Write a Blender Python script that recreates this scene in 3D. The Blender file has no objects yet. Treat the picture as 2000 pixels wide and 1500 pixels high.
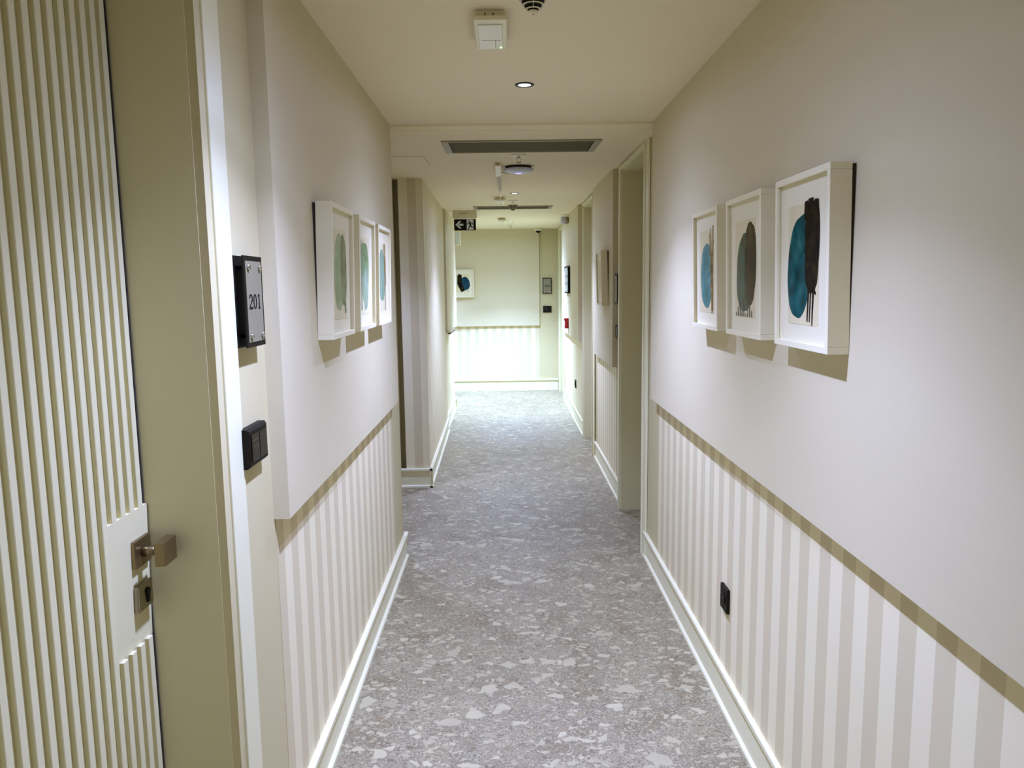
import bpy, math, random
from mathutils import Matrix, Vector
S = bpy.context.scene
COL = S.collection
PI = math.pi

# ------------------------------------------------------------------ camera
def cam_matrix(pitch, yaw, roll, loc):
    f = Vector((math.sin(yaw)*math.cos(pitch), math.cos(yaw)*math.cos(pitch), -math.sin(pitch)))
    r0 = Vector((math.cos(yaw), -math.sin(yaw), 0)); d0 = f.cross(r0)
    r = math.cos(roll)*r0 + math.sin(roll)*d0
    d = -math.sin(roll)*r0 + math.cos(roll)*d0
    m = Matrix((r, -d, -f)).transposed().to_4x4()
    m.translation = loc
    return m
cd = bpy.data.cameras.new('camera')
cd.sensor_width = 36.0
cd.lens = 1476.24*36.0/2000.0
cd.clip_start = 0.02
cam = bpy.data.objects.new('camera', cd); COL.objects.link(cam)
cam.matrix_world = cam_matrix(0.1287, 0.0068, 0.0134, Vector((0, 0, 1.6)))
S.camera = cam

# ------------------------------------------------------------------ world, view, lights
w = bpy.data.worlds.new('world'); S.world = w; w.use_nodes = True
w.node_tree.nodes['Background'].inputs[0].default_value = (0.02, 0.02, 0.02, 1)
S.view_settings.view_transform = 'Standard'
S.view_settings.look = 'None'
S.view_settings.gamma = 1.0
S.view_settings.use_curve_mapping = False
S.view_settings.exposure = 0.0

def ceil_z(y):
    if y < 4.0: return 2.424
    if y < 6.0: return 2.392 + (y-4.0)*0.019
    return 2.430 + (y-6.0)*0.0039
# recessed downlights of the corridor: position, watts, light colour
COOL = (0.385, 0.468, 1.0)
GREENISH = (0.34, 0.495, 1.0)
DOWNLIGHTS = [
    (0.09, -1.90, 340, COOL), (-0.04, 1.585, 345, COOL), (0.09, 3.25, 352, COOL),
    (0.094, 7.00, 410, COOL), (0.085, 10.20, 1400, GREENISH), (-1.5, 10.75, 560, GREENISH), (-1.28, 5.26, 205, COOL),
]
# beam profile of the lamps: share of full strength against the cosine of the angle off the vertical
PROFILE = [(0.0, 0.0), (0.20, 0.012), (0.42, 0.03), (0.56, 0.07), (0.66, 0.15), (0.76, 0.44), (0.85, 0.72), (0.93, 0.92), (1.0, 0.74)]
def spot(x, y, z, watts, color):
    l = bpy.data.lights.new('downlight_beam', 'SPOT')
    l.energy = watts; l.color = color; l.spot_size = math.radians(176); l.spot_blend = 0.1
    l.shadow_soft_size = 0.022
    l.use_nodes = True; nt = l.node_tree; em = nt.nodes['Emission']
    tc = nt.nodes.new('ShaderNodeTexCoord'); sp = nt.nodes.new('ShaderNodeSeparateXYZ'); ab = nt.nodes.new('ShaderNodeMath'); ab.operation = 'ABSOLUTE'
    cr = nt.nodes.new('ShaderNodeValToRGB'); cr.color_ramp.interpolation = 'CARDINAL'
    e = cr.color_ramp.elements
    while len(e) < len(PROFILE): e.new(0.5)
    for i, (p, v) in enumerate(PROFILE): e[i].position = p; e[i].color = (v, v, v, 1)
    nt.links.new(tc.outputs['Normal'], sp.inputs[0]); nt.links.new(sp.outputs['Z'], ab.inputs[0])
    nt.links.new(ab.outputs[0], cr.inputs[0]); nt.links.new(cr.outputs[0], em.inputs['Strength'])
    o = bpy.data.objects.new('downlight_beam', l); COL.objects.link(o)
    o.location = (x, y, z)
    return o

# ------------------------------------------------------------------ materials
def newmat(name):
    m = bpy.data.materials.new(name); m.use_nodes = True
    nt = m.node_tree; b = nt.nodes['Principled BSDF']
    return m, nt, b
def nd(nt, t, **k):
    n = nt.nodes.new(t)
    for a, v in k.items(): setattr(n, a, v)
    return n
def simple(name, col, rough=0.5, metal=0.0, bump=0.0, bscale=200.0, var=0.0, spec=0.5):
    m, nt, b = newmat(name)
    b.inputs['Base Color'].default_value = (*col, 1); b.inputs['Roughness'].default_value = rough
    b.inputs['Metallic'].default_value = metal
    b.inputs['Specular IOR Level'].default_value = spec
    tc = nd(nt, 'ShaderNodeTexCoord')
    nz = nd(nt, 'ShaderNodeTexNoise'); nz.inputs['Scale'].default_value = bscale
    nt.links.new(tc.outputs['Object'], nz.inputs['Vector'])
    if bump:
        bp = nd(nt, 'ShaderNodeBump'); bp.inputs['Strength'].default_value = bump; bp.inputs['Distance'].default_value = 0.002
        nt.links.new(nz.outputs['Fac'], bp.inputs['Height']); nt.links.new(bp.outputs['Normal'], b.inputs['Normal'])
    if var:
        mx = nd(nt, 'ShaderNodeMix', data_type='RGBA')
        mx.inputs[6].default_value = (*[c*(1-var) for c in col], 1); mx.inputs[7].default_value = (*[min(1, c*(1+var)) for c in col], 1)
        nt.links.new(nz.outputs['Fac'], mx.inputs[0]); nt.links.new(mx.outputs[2], b.inputs['Base Color'])
    return m
M_plaster = simple('wall_paint', (0.63, 0.545, 0.285), 0.65, bump=0.08, bscale=260, spec=0.3)
M_panel = simple('panel_paint', (0.68, 0.592, 0.355), 0.6, bump=0.06, bscale=260, spec=0.3)
M_ceiling = simple('ceiling_paint', (0.90, 0.79, 0.52), 0.8, bump=0.05, bscale=180, spec=0.2)
M_door = simple('door_paint', (0.71, 0.645, 0.36), 0.42, spec=0.4)
M_trim = simple('trim_paint', (0.84, 0.79, 0.49), 0.38, spec=0.4)
M_frame = simple('white_frame_paint', (0.86, 0.78, 0.50), 0.4)
M_mat = simple('mount_board', (0.84, 0.76, 0.49), 0.8)
M_paper = simple('art_paper', (0.76, 0.66, 0.37), 0.85, var=0.04, bscale=30)
M_white = simple('white_plastic', (0.84, 0.76, 0.48), 0.4)
M_lilac = simple('grey_lilac_plastic', (0.62, 0.60, 0.66), 0.4)
M_black = simple('black_plastic', (0.010, 0.007, 0.003), 0.5, spec=0.12)
M_blackglass = simple('black_glass', (0.008, 0.006, 0.003), 0.2, spec=0.2)
M_darkback = simple('dark_backing_board', (0.03, 0.015, 0.012), 0.8)
M_bronze = simple('bronzed_steel', (0.26, 0.19, 0.09), 0.32, metal=0.9, bump=0.03, bscale=500)
M_steel = simple('satin_steel', (0.32, 0.28, 0.18), 0.32, metal=0.9, bump=0.03, bscale=500)
M_chrome = simple('chrome', (0.75, 0.73, 0.68), 0.18, metal=1.0)
M_plate = simple('silver_sign_face', (0.26, 0.225, 0.125), 0.5, metal=0.1, var=0.03, bscale=60)
M_aluminium = simple('aluminium_grille', (0.33, 0.27, 0.13), 0.5, metal=0.1)
M_grilledark = simple('grille_slot', (0.15, 0.125, 0.055), 0.6, spec=0.1)
M_lens = simple('sensor_lens', (0.88, 0.80, 0.60), 0.35)
M_red = simple('red_plastic', (0.55, 0.01, 0.015), 0.35)
M_gap = simple('shadow_gap', (0.03, 0.022, 0.01), 0.9)
M_ink = simple('sign_ink', (0.010, 0.008, 0.006), 0.6, spec=0.1)
M_signwhite = simple('sign_white_film', (0.75, 0.78, 0.75), 0.5)

def emit(name, col, s):
    m, nt, b = newmat(name)
    b.inputs['Base Color'].default_value = (*col, 1)
    b.inputs['Emission Color'].default_value = (*col, 1); b.inputs['Emission Strength'].default_value = s
    return m
M_lamp = emit('lamp_lens', (0.95, 0.98, 1.0), 3.0)
M_led = emit('green_led', (0.35, 1.0, 0.25), 3.0)
M_blueled = emit('blue_led', (0.45, 0.35, 1.0), 1.2)

def glass_pane():
    m = bpy.data.materials.new('picture_glass'); m.use_nodes = True; nt = m.node_tree; nt.nodes.clear()
    out = nd(nt, 'ShaderNodeOutputMaterial'); mix = nd(nt, 'ShaderNodeMixShader')
    tr = nd(nt, 'ShaderNodeBsdfTransparent'); gl = nd(nt, 'ShaderNodeBsdfGlossy'); gl.inputs['Roughness'].default_value = 0.03
    fr = nd(nt, 'ShaderNodeFresnel'); fr.inputs['IOR'].default_value = 1.35
    ge = nd(nt, 'ShaderNodeNewGeometry'); inv = nd(nt, 'ShaderNodeMath', operation='SUBTRACT'); inv.inputs[0].default_value = 1.0
    nt.links.new(ge.outputs['Backfacing'], inv.inputs[1]); mu0 = nd(nt, 'ShaderNodeMath', operation='MULTIPLY'); mu0.inputs[1].default_value = 0.35; nt.links.new(fr.outputs[0], mu0.inputs[0])
    mu = nd(nt, 'ShaderNodeMath', operation='MULTIPLY')
    nt.links.new(mu0.outputs[0], mu.inputs[0]); nt.links.new(inv.outputs[0], mu.inputs[1])
    nt.links.new(mu.outputs[0], mix.inputs[0]); nt.links.new(tr.outputs[0], mix.inputs[1]); nt.links.new(gl.outputs[0], mix.inputs[2])
    nt.links.new(mix.outputs[0], out.inputs[0]); return m
M_glass = glass_pane()

def wallpaper(name, axis, phase):
    """vertical stripes 66 mm wide, faint woven grain"""
    m, nt, b = newmat(name); L = nt.links
    tc = nd(nt, 'ShaderNodeTexCoord'); sp = nd(nt, 'ShaderNodeSeparateXYZ'); L.new(tc.outputs['Object'], sp.inputs[0])
    a = nd(nt, 'ShaderNodeMath', operation='SUBTRACT'); L.new(sp.outputs[axis], a.inputs[0]); a.inputs[1].default_value = phase - 13.3
    d = nd(nt, 'ShaderNodeMath', operation='DIVIDE'); L.new(a.outputs[0], d.inputs[0]); d.inputs[1].default_value = 0.133
    f = nd(nt, 'ShaderNodeMath', operation='FRACT'); L.new(d.outputs[0], f.inputs[0])
    g = nd(nt, 'ShaderNodeMath', operation='GREATER_THAN'); L.new(f.outputs[0], g.inputs[0]); g.inputs[1].default_value = 0.5
    mx = nd(nt, 'ShaderNodeMix', data_type='RGBA'); L.new(g.outputs[0], mx.inputs[0])
    mx.inputs[6].default_value = (0.90, 0.80, 0.495, 1); mx.inputs[7].default_value = (0.735, 0.63, 0.37, 1)
    nz = nd(nt, 'ShaderNodeTexNoise'); nz.inputs['Scale'].default_value = 6; L.new(tc.outputs['Object'], nz.inputs['Vector'])
    mx2 = nd(nt, 'ShaderNodeMix', data_type='RGBA', blend_type='MULTIPLY'); mx2.inputs[0].default_value = 0.08
    L.new(mx.outputs[2], mx2.inputs[6]); L.new(nz.outputs['Color'], mx2.inputs[7]); L.new(mx2.outputs[2], b.inputs['Base Color'])
    b.inputs['Roughness'].default_value = 0.55; b.inputs['Specular IOR Level'].default_value = 0.3
    wv = nd(nt, 'ShaderNodeTexNoise'); wv.inputs['Scale'].default_value = 500; L.new(tc.outputs['Object'], wv.inputs['Vector'])
    bp = nd(nt, 'ShaderNodeBump'); bp.inputs['Strength'].default_value = 0.1; bp.inputs['Distance'].default_value = 0.001
    L.new(wv.outputs['Fac'], bp.inputs['Height']); L.new(bp.outputs['Normal'], b.inputs['Normal'])
    return m
M_wpY = wallpaper('striped_wallpaper', 'Y', 1.4845)
M_wpX = wallpaper('striped_wallpaper_end', 'X', -0.016)

def terrazzo():
    m, nt, b = newmat('terrazzo_tile'); L = nt.links
    tc = nd(nt, 'ShaderNodeTexCoord')
    def mapped(scale, rot=0.0, loc=(0, 0, 0)):
        mp = nd(nt, 'ShaderNodeMapping'); mp.inputs['Scale'].default_value = scale; mp.inputs['Rotation'].default_value = (0, 0, rot)
        mp.inputs['Location'].default_value = loc; L.new(tc.outputs['Object'], mp.inputs[0]); return mp.outputs[0]
    def warp(vec, sc, amt):
        n = nd(nt, 'ShaderNodeTexNoise'); n.inputs['Scale'].default_value = sc; n.inputs['Detail'].default_value = 3; L.new(tc.outputs['Object'], n.inputs['Vector'])
        s = nd(nt, 'ShaderNodeVectorMath', operation='SUBTRACT'); L.new(n.outputs['Color'], s.inputs[0]); s.inputs[1].default_value = (0.5, 0.5, 0.5)
        k = nd(nt, 'ShaderNodeVectorMath', operation='SCALE'); L.new(s.outputs[0], k.inputs[0]); k.inputs['Scale'].default_value = amt
        a = nd(nt, 'ShaderNodeVectorMath', operation='ADD'); L.new(vec, a.inputs[0]); L.new(k.outputs[0], a.inputs[1]); return a.outputs[0]
    def rampn(src, pts):
        r = nd(nt, 'ShaderNodeValToRGB'); L.new(src, r.inputs[0]); e = r.color_ramp.elements
        while len(e) < len(pts): e.new(0.5)
        for i, (p, c) in enumerate(pts): e[i].position = p; e[i].color = (*c, 1)
        return r.outputs[0]
    def mix(fac, a, bb):
        x = nd(nt, 'ShaderNodeMix', data_type='RGBA'); L.new(fac, x.inputs[0])
        if isinstance(a, tuple): x.inputs[6].default_value = (*a, 1)
        else: L.new(a, x.inputs[6])
        if isinstance(bb, tuple): x.inputs[7].default_value = (*bb, 1)
        else: L.new(bb, x.inputs[7])
        return x.outputs[2]
    # fine sandy ground
    n1 = nd(nt, 'ShaderNodeTexNoise'); n1.inputs['Scale'].default_value = 120; n1.inputs['Detail'].default_value = 4; n1.inputs['Roughness'].default_value = 0.75
    L.new(tc.outputs['Object'], n1.inputs['Vector'])
    base = rampn(n1.outputs['Fac'], [(0.34, (0.10, 0.075, 0.037)), (0.42, (0.25, 0.205, 0.115)), (0.52, (0.36, 0.31, 0.185)), (0.60, (0.44, 0.385, 0.24)), (0.68, (0.68, 0.61, 0.41))])
    n2 = nd(nt, 'ShaderNodeTexNoise'); n2.inputs['Scale'].default_value = 5; n2.inputs['Detail'].default_value = 3
    L.new(tc.outputs['Object'], n2.inputs['Vector'])
    tint = rampn(n2.outputs['Fac'], [(0.34, (0.80, 0.75, 0.68)), (0.5, (0.98, 0.98, 0.98)), (0.66, (1.05, 1.03, 0.98))])
    mm = nd(nt, 'ShaderNodeMix', data_type='RGBA', blend_type='MULTIPLY'); mm.inputs[0].default_value = 1.0
    L.new(base, mm.inputs[6]); L.new(tint, mm.inputs[7]); col = mm.outputs[2]
    def chips(scale, rot, loc, wsc, wamt, keep, size, palette, strength=1.0):
        v = warp(mapped(scale, rot, loc), wsc, wamt)
        d = nd(nt, 'ShaderNodeTexVoronoi', feature='DISTANCE_TO_EDGE', voronoi_dimensions='2D'); d.inputs['Scale'].default_value = 1; L.new(v, d.inputs['Vector'])
        c = nd(nt, 'ShaderNodeTexVoronoi', feature='F1', voronoi_dimensions='2D'); c.inputs['Scale'].default_value = 1; L.new(v, c.inputs['Vector'])
        sp = nd(nt, 'ShaderNodeSeparateColor'); L.new(c.outputs['Color'], sp.inputs[0])
        # the chip keeps a random share of its cell
        sz = nd(nt, 'ShaderNodeMath', operation='MULTIPLY'); L.new(sp.outputs[2], sz.inputs[0]); sz.inputs[1].default_value = 0.16
        th = nd(nt, 'ShaderNodeMath', operation='ADD'); L.new(sz.outputs[0], th.inputs[0]); th.inputs[1].default_value = size
        g1 = nd(nt, 'ShaderNodeMath', operation='GREATER_THAN'); L.new(d.outputs['Distance'], g1.inputs[0]); L.new(th.outputs[0], g1.inputs[1])
        g2 = nd(nt, 'ShaderNodeMath', operation='LESS_THAN'); L.new(sp.outputs[0], g2.inputs[0]); g2.inputs[1].default_value = keep
        a = nd(nt, 'ShaderNodeMath', operation='MULTIPLY'); L.new(g1.outputs[0], a.inputs[0]); L.new(g2.outputs[0], a.inputs[1])
        s = nd(nt, 'ShaderNodeMath', operation='MULTIPLY'); L.new(a.outputs[0], s.inputs[0]); s.inputs[1].default_value = strength
        pal = rampn(sp.outputs[1], palette)
        return s.outputs[0], pal
    pale = [(0.0, (0.590, 0.519, 0.307)), (0.4, (0.483, 0.417, 0.249)), (0.7, (0.644, 0.570, 0.340)), (1.0, (0.394, 0.332, 0.196))]
    small = [(0.0, (0.608, 0.528, 0.314)), (0.45, (0.465, 0.391, 0.229)), (0.75, (0.304, 0.238, 0.131)), (0.95, (0.179, 0.136, 0.072))]
    brown = [(0.0, (0.268, 0.196, 0.098)), (0.5, (0.376, 0.298, 0.163)), (1.0, (0.215, 0.162, 0.085))]
    for args in [((95, 115, 1), 0.3, (3, 1, 0), 60, 1.0, 0.42, 0.10, small, 0.8),
                 ((50, 62, 1), 0.15, (7, 2, 0), 34, 1.0, 0.28, 0.09, small, 0.8),
                 ((28, 40, 1), -0.35, (1, 5, 0), 24, 0.9, 0.16, 0.12, brown, 0.7),
                 ((22, 30, 1), 0.5, (11, 4, 0), 20, 0.9, 0.26, 0.11, pale, 0.85),
                 ((11.5, 16, 1), 0.22, (2, 9, 0), 13, 0.8, 0.13, 0.12, pale, 0.9)]:
        fac, pal = chips(*args); col = mix(fac, col, pal)
    # tile joints: one long joint down the corridor, cross joints every 1.24 m
    sp = nd(nt, 'ShaderNodeSeparateXYZ'); L.new(tc.outputs['Object'], sp.inputs[0])
    def joint(out, off, per, wid):
        a = nd(nt, 'ShaderNodeMath', operation='SUBTRACT'); L.new(out, a.inputs[0]); a.inputs[1].default_value = off - 50*per - wid/2
        d = nd(nt, 'ShaderNodeMath', operation='DIVIDE'); L.new(a.outputs[0], d.inputs[0]); d.inputs[1].default_value = per
        f = nd(nt, 'ShaderNodeMath', operation='FRACT'); L.new(d.outputs[0], f.inputs[0])
        g = nd(nt, 'ShaderNodeMath', operation='LESS_THAN'); L.new(f.outputs[0], g.inputs[0]); g.inputs[1].default_value = wid/per
        return g.outputs[0]
    jm = nd(nt, 'ShaderNodeMath', operation='MAXIMUM'); L.new(joint(sp.outputs['X'], 0.094, 1.24, 0.0016), jm.inputs[0])
    L.new(joint(sp.outputs['Y'], 2.697, 1.235, 0.0020), jm.inputs[1])
    jf = nd(nt, 'ShaderNodeMath', operation='MULTIPLY'); L.new(jm.outputs[0], jf.inputs[0]); jf.inputs[1].default_value = 0.55
    col = mix(jf.outputs[0], col, (0.22, 0.20, 0.18))
    fm = nd(nt, 'ShaderNodeMix', data_type='RGBA', blend_type='MULTIPLY'); fm.inputs[0].default_value = 1.0
    L.new(col, fm.inputs[6]); fm.inputs[7].default_value = (0.88, 0.875, 0.82, 1); col = fm.outputs[2]
    L.new(col, b.inputs['Base Color'])
    b.inputs['Roughness'].default_value = 0.5; b.inputs['Specular IOR Level'].default_value = 0.35
    bp = nd(nt, 'ShaderNodeBump'); bp.inputs['Strength'].default_value = 0.06; bp.inputs['Distance'].default_value = 0.001
    L.new(n1.outputs['Fac'], bp.inputs['Height']); L.new(bp.outputs['Normal'], b.inputs['Normal'])
    return m
M_floor = terrazzo()

def paint(name, cols, scale=14.0, seed=0.0):
    """watercolour wash: several pigments blending in soft blooms"""
    m, nt, b = newmat(name); L = nt.links
    tc = nd(nt, 'ShaderNodeTexCoord'); mp = nd(nt, 'ShaderNodeMapping'); mp.inputs['Location'].default_value = (seed, seed*2, seed*3)
    L.new(tc.outputs['Object'], mp.inputs[0])
    n = nd(nt, 'ShaderNodeTexNoise'); n.inputs['Scale'].default_value = scale; n.inputs['Detail'].default_value = 5; n.inputs['Distortion'].default_value = 1.2
    L.new(mp.outputs[0], n.inputs['Vector'])
    r = nd(nt, 'ShaderNodeValToRGB'); L.new(n.outputs['Fac'], r.inputs[0]); e = r.color_ramp.elements
    while len(e) < len(cols): e.new(0.5)
    for i, c in enumerate(cols):
        e[i].position = 0.32 + 0.36*i/max(1, len(cols)-1); e[i].color = (min(1, c[0]*1.25), c[1]*1.0, c[2]*0.58, 1)
    L.new(r.outputs[0], b.inputs['Base Color']); b.inputs['Roughness'].default_value = 0.9; b.inputs['Specular IOR Level'].default_value = 0.05
    return m
P_teal = paint('teal_wash', [(0.003, 0.032, 0.040), (0.004, 0.055, 0.085), (0.006, 0.09, 0.13), (0.03, 0.15, 0.19)], 12, 1)
P_dark = paint('black_brown_wash', [(0.004, 0.004, 0.003), (0.008, 0.006, 0.003), (0.030, 0.022, 0.008)], 30, 2)
P_olive = paint('olive_wash', [(0.05, 0.10, 0.09), (0.08, 0.14, 0.12), (0.07, 0.10, 0.06), (0.08, 0.075, 0.035)], 11, 3)
P_brown = paint('brown_wash', [(0.030, 0.024, 0.012), (0.055, 0.045, 0.020), (0.08, 0.075, 0.035)], 16, 4)
P_sky = paint('blue_wash', [(0.05, 0.17, 0.22), (0.08, 0.24, 0.36), (0.15, 0.33, 0.42)], 13, 5)
P_bark = paint('bark_wash', [(0.16, 0.12, 0.05), (0.26, 0.20, 0.11), (0.35, 0.30, 0.20)], 30, 6)
P_mint = paint('mint_wash', [(0.26, 0.38, 0.27), (0.30, 0.43, 0.38), (0.38, 0.48, 0.50)], 10, 7)
P_moss = paint('moss_wash', [(0.15, 0.20, 0.14), (0.21, 0.28, 0.21), (0.28, 0.36, 0.28)], 14, 8)
P_green = paint('green_wash', [(0.09, 0.18, 0.06), (0.14, 0.26, 0.12), (0.15, 0.28, 0.24)], 12, 9)
P_seagreen = paint('sea_green_wash', [(0.14, 0.28, 0.26), (0.22, 0.36, 0.36), (0.16, 0.27, 0.38)], 12, 10)
P_navy = paint('navy_wash', [(0.004, 0.025, 0.07), (0.01, 0.05, 0.14), (0.02, 0.10, 0.20)], 12, 11)
P_pale = paint('pale_wash', [(0.55, 0.60, 0.50), (0.60, 0.64, 0.52), (0.50, 0.58, 0.46)], 10, 12)

# ------------------------------------------------------------------ mesh builder
class MB:
    def __init__(s): s.v = []; s.f = []; s.mi = []; s.smooth = []
    def add(s, vs, fs, mi=0, smooth=False):
        o = len(s.v); s.v += [tuple(v) for v in vs]
        for f in fs: s.f.append(tuple(i+o for i in f)); s.mi.append(mi); s.smooth.append(smooth)
        return s
    def box(s, x0, x1, y0, y1, z0, z1, mi=0):
        x0, x1 = min(x0, x1), max(x0, x1); y0, y1 = min(y0, y1), max(y0, y1); z0, z1 = min(z0, z1), max(z0, z1)
        vs = [(x0,y0,z0),(x1,y0,z0),(x1,y1,z0),(x0,y1,z0),(x0,y0,z1),(x1,y0,z1),(x1,y1,z1),(x0,y1,z1)]
        return s.add(vs, [(0,3,2,1),(4,5,6,7),(0,1,5,4),(1,2,6,5),(2,3,7,6),(3,0,4,7)], mi)
    def loft(s, rings, mi=0, caps=True, smooth=False):
        n = len(rings[0]); vs = [p for r in rings for p in r]; fs = []
        for k in range(len(rings)-1):
            for i in range(n):
                j = (i+1) % n
                fs.append((k*n+i, k*n+j, (k+1)*n+j, (k+1)*n+i))
        s.add(vs, fs, mi, smooth)
        if caps:
            o = len(s.v) - len(vs)
            s.f.append(tuple(o+i for i in range(n))[::-1]); s.mi.append(mi); s.smooth.append(False)
            o2 = o + (len(rings)-1)*n
            s.f.append(tuple(o2+i for i in range(n))); s.mi.append(mi); s.smooth.append(False)
        return s
    def prism_x(s, prof, x0, x1, mi=0):   # profile of (y, z)
        return s.loft([[(x0, y, z) for y, z in prof], [(x1, y, z) for y, z in prof]], mi)
    def prism_y(s, prof, y0, y1, mi=0):   # profile of (x, z)
        return s.loft([[(x, y0, z) for x, z in prof], [(x, y1, z) for x, z in prof]], mi)
    def prism_z(s, prof, z0, z1, mi=0):
        return s.loft([[(x, y, z0) for x, y in prof], [(x, y, z1) for x, y in prof]], mi)
    def lathe(s, prof, n=32, c=(0, 0, 0), mi=0, smooth=True, ax='Z'):   # profile of (r, z)
        rings = []
        for r, z in prof:
            ring = []
            for i in range(n):
                a = 2*PI*i/n
                if ax == 'Z': ring.append((c[0]+r*math.cos(a), c[1]+r*math.sin(a), c[2]+z))
                else: ring.append((c[0]+r*math.cos(a), c[1]-z, c[2]+r*math.sin(a)))
            rings.append(ring)
        return s.loft(rings, mi, True, smooth)
    def tube(s, pts, r, n=10, mi=0):
        pts = [Vector(p) for p in pts]; rings = []
        for k, p in enumerate(pts):
            t = (pts[min(k+1, len(pts)-1)] - pts[max(k-1, 0)]).normalized()
            up = Vector((0, 0, 1)) if abs(t.z) < 0.9 else Vector((1, 0, 0))
            a = t.cross(up).normalized(); b = t.cross(a)
            rings.append([tuple(p + r*(math.cos(2*PI*i/n)*a + math.sin(2*PI*i/n)*b)) for i in range(n)])
        return s.loft(rings, mi, True, True)
    def build(s, name, mats, parent=None, bevel=0.0, seg=2):
        me = bpy.data.meshes.new(name); me.from_pydata(s.v, [], s.f)
        if not isinstance(mats, (list, tuple)): mats = [mats]
        for m in mats: me.materials.append(m)
        for i, p in enumerate(me.polygons): p.material_index = s.mi[i]; p.use_smooth = s.smooth[i]
        import bmesh
        bm = bmesh.new(); bm.from_mesh(me); bmesh.ops.recalc_face_normals(bm, faces=bm.faces); bm.to_mesh(me); bm.free()
        o = bpy.data.objects.new(name, me); COL.objects.link(o)
        if parent: o.parent = parent
        if bevel:
            md = o.modifiers.new('bevel', 'BEVEL'); md.width = bevel; md.segments = seg; md.limit_method = 'ANGLE'
        return o

def thing(name, loc, rz=0.0, label=None, cat=None, group=None, rx=0.0):
    o = bpy.data.objects.new(name, None); COL.objects.link(o); o.empty_display_size = 0.05
    o.location = loc; o.rotation_mode = 'XYZ'; o.rotation_euler = (rx, 0, rz)
    if label: o['label'] = label
    if cat: o['category'] = cat
    if group: o['group'] = group
    return o
def struct(o): o['kind'] = 'structure'; return o
def copy_thing(root, loc, rz, label, rx=None):
    c = root.copy(); COL.objects.link(c); c.location = loc
    c.rotation_euler = (root.rotation_euler[0] if rx is None else rx, 0, rz); c['label'] = label
    for ch in list(root.children):
        d = ch.copy(); COL.objects.link(d); d.parent = c
        for g in list(ch.children):
            e = g.copy(); COL.objects.link(e); e.parent = d
    return c
# wall-hung things are built facing -Y: x to the viewer's right, z up, y = 0 on the wall
LEFT, RIGHT, END = PI/2, -PI/2, 0.0

# ------------------------------------------------------------------ the shell
Y0 = -3.2          # corridor carries on behind the camera
XLP, XRP = -0.5795, 0.7643      # faces of the thick upper boards
XLW, XRW = -0.622, 0.808        # wallpaper faces
RAIL = 0.9965

fl = MB().box(-4.2, 1.9, Y0-0.2, 12.1, -0.1, 0.0).build('floor', M_floor); struct(fl)

c = MB()
c.box(-1.9, 1.9, Y0-0.2, 3.99, 2.424, 2.62)
def ceil_slab(y0, y1):
    z0, z1 = ceil_z(y0+1e-6), ceil_z(y1-1e-6)
    c.loft([[(-4.2, y0, z0), (1.9, y0, z0), (1.9, y0, 2.62), (-4.2, y0, 2.62)],
            [(-4.2, y1, z1), (1.9, y1, z1), (1.9, y1, 2.62), (-4.2, y1, 2.62)]])
# lowered ceiling with a small rounded lip where it starts
c.loft([[(-4.2, 3.99, 2.412), (1.9, 3.99, 2.412), (1.9, 3.99, 2.62), (-4.2, 3.99, 2.62)],
        [(-4.2, 4.01, 2.395), (1.9, 4.01, 2.395), (1.9, 4.01, 2.62), (-4.2, 4.01, 2.62)]])
ceil_slab(4.01, 6.0); ceil_slab(6.0, 12.1)
ceiling = c.build('ceiling', M_ceiling); struct(ceiling)

# door openings: (y near, y far)
D1 = (0.70, 1.615)                    # left, room 201
R1, R2, R3 = (4.37, 5.262), (7.02, 7.868), (10.60, 11.39)
HEAD = 2.372
XB2, XB3 = 0.822, 0.812               # wall plane of the right segments farther on

# --- left wall
wl = MB()
wl.box(-0.95, XLW, Y0, D1[0], 0, 2.424)
wl.box(-0.95, XLW, D1[0], D1[1]+0.001, HEAD, 2.424)
wl.box(-0.95, XLW, D1[1], 3.99, 0, 2.424)
wl.box(-0.95, XLW, 3.99, 4.30, 0, 2.41)
wl.box(-1.10, -0.86, 0.4, 1.9, 0, 2.424)        # wall behind the leaf
wl.box(-2.6, -2.4, 4.15, 5.97, 0, 2.45)        # back of the recess
wl.box(-2.6, -0.95, 4.15, 4.30, 0, 2.41)
wall_left = wl.build('wall_left', M_plaster); struct(wall_left)
MB().box(XLW, XLP, 1.944, 3.99, RAIL, 2.424).build('upper_board', M_panel, wall_left)
MB().box(XLW, XLP, Y0, 0.45, RAIL, 2.424).build('upper_board', M_panel, wall_left)
MB().box(XLW, XLW+0.0015, 1.955, 4.00, 0.10, RAIL+0.001).build('wallpaper', M_wpY, wall_left)
MB().box(XLW, XLW+0.0015, Y0, 0.45, 0.10, RAIL+0.001).build('wallpaper', M_wpY, wall_left)

# --- striped block standing out on the left, then the last stretch of left wall
wb = MB()
P = [(-2.6, 5.97), (-0.862, 5.97), (-0.862, 6.08), (-0.818, 6.08), (-0.818, 5.97), (-0.632, 5.97), (-0.668, 8.35), (-2.6, 8.35)]
wb.prism_z(P, 0, 2.45)
wb.box(-1.9, -0.690, 8.35, 9.92, 0, 2.45)
wall_block = wb.build('wall_left_far', M_plaster); struct(wall_block)
g = MB(); g.prism_z([(-0.818, 5.955), (-0.632, 5.955), (-0.632, 5.97), (-0.818, 5.97)], 0.10, 2.44)
g.build('wallpaper', M_wpX, wall_block)
g = MB(); g.prism_z([(-0.630, 5.955), (-0.666, 8.35), (-0.668, 8.35), (-0.632, 5.955)], 0.10, 2.44)
g.build('wallpaper', M_wpY, wall_block)
MB().box(-0.690, -0.646, 8.352, 9.92, 1.095, 2.45).build('upper_board', M_panel, wall_block)
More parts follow.
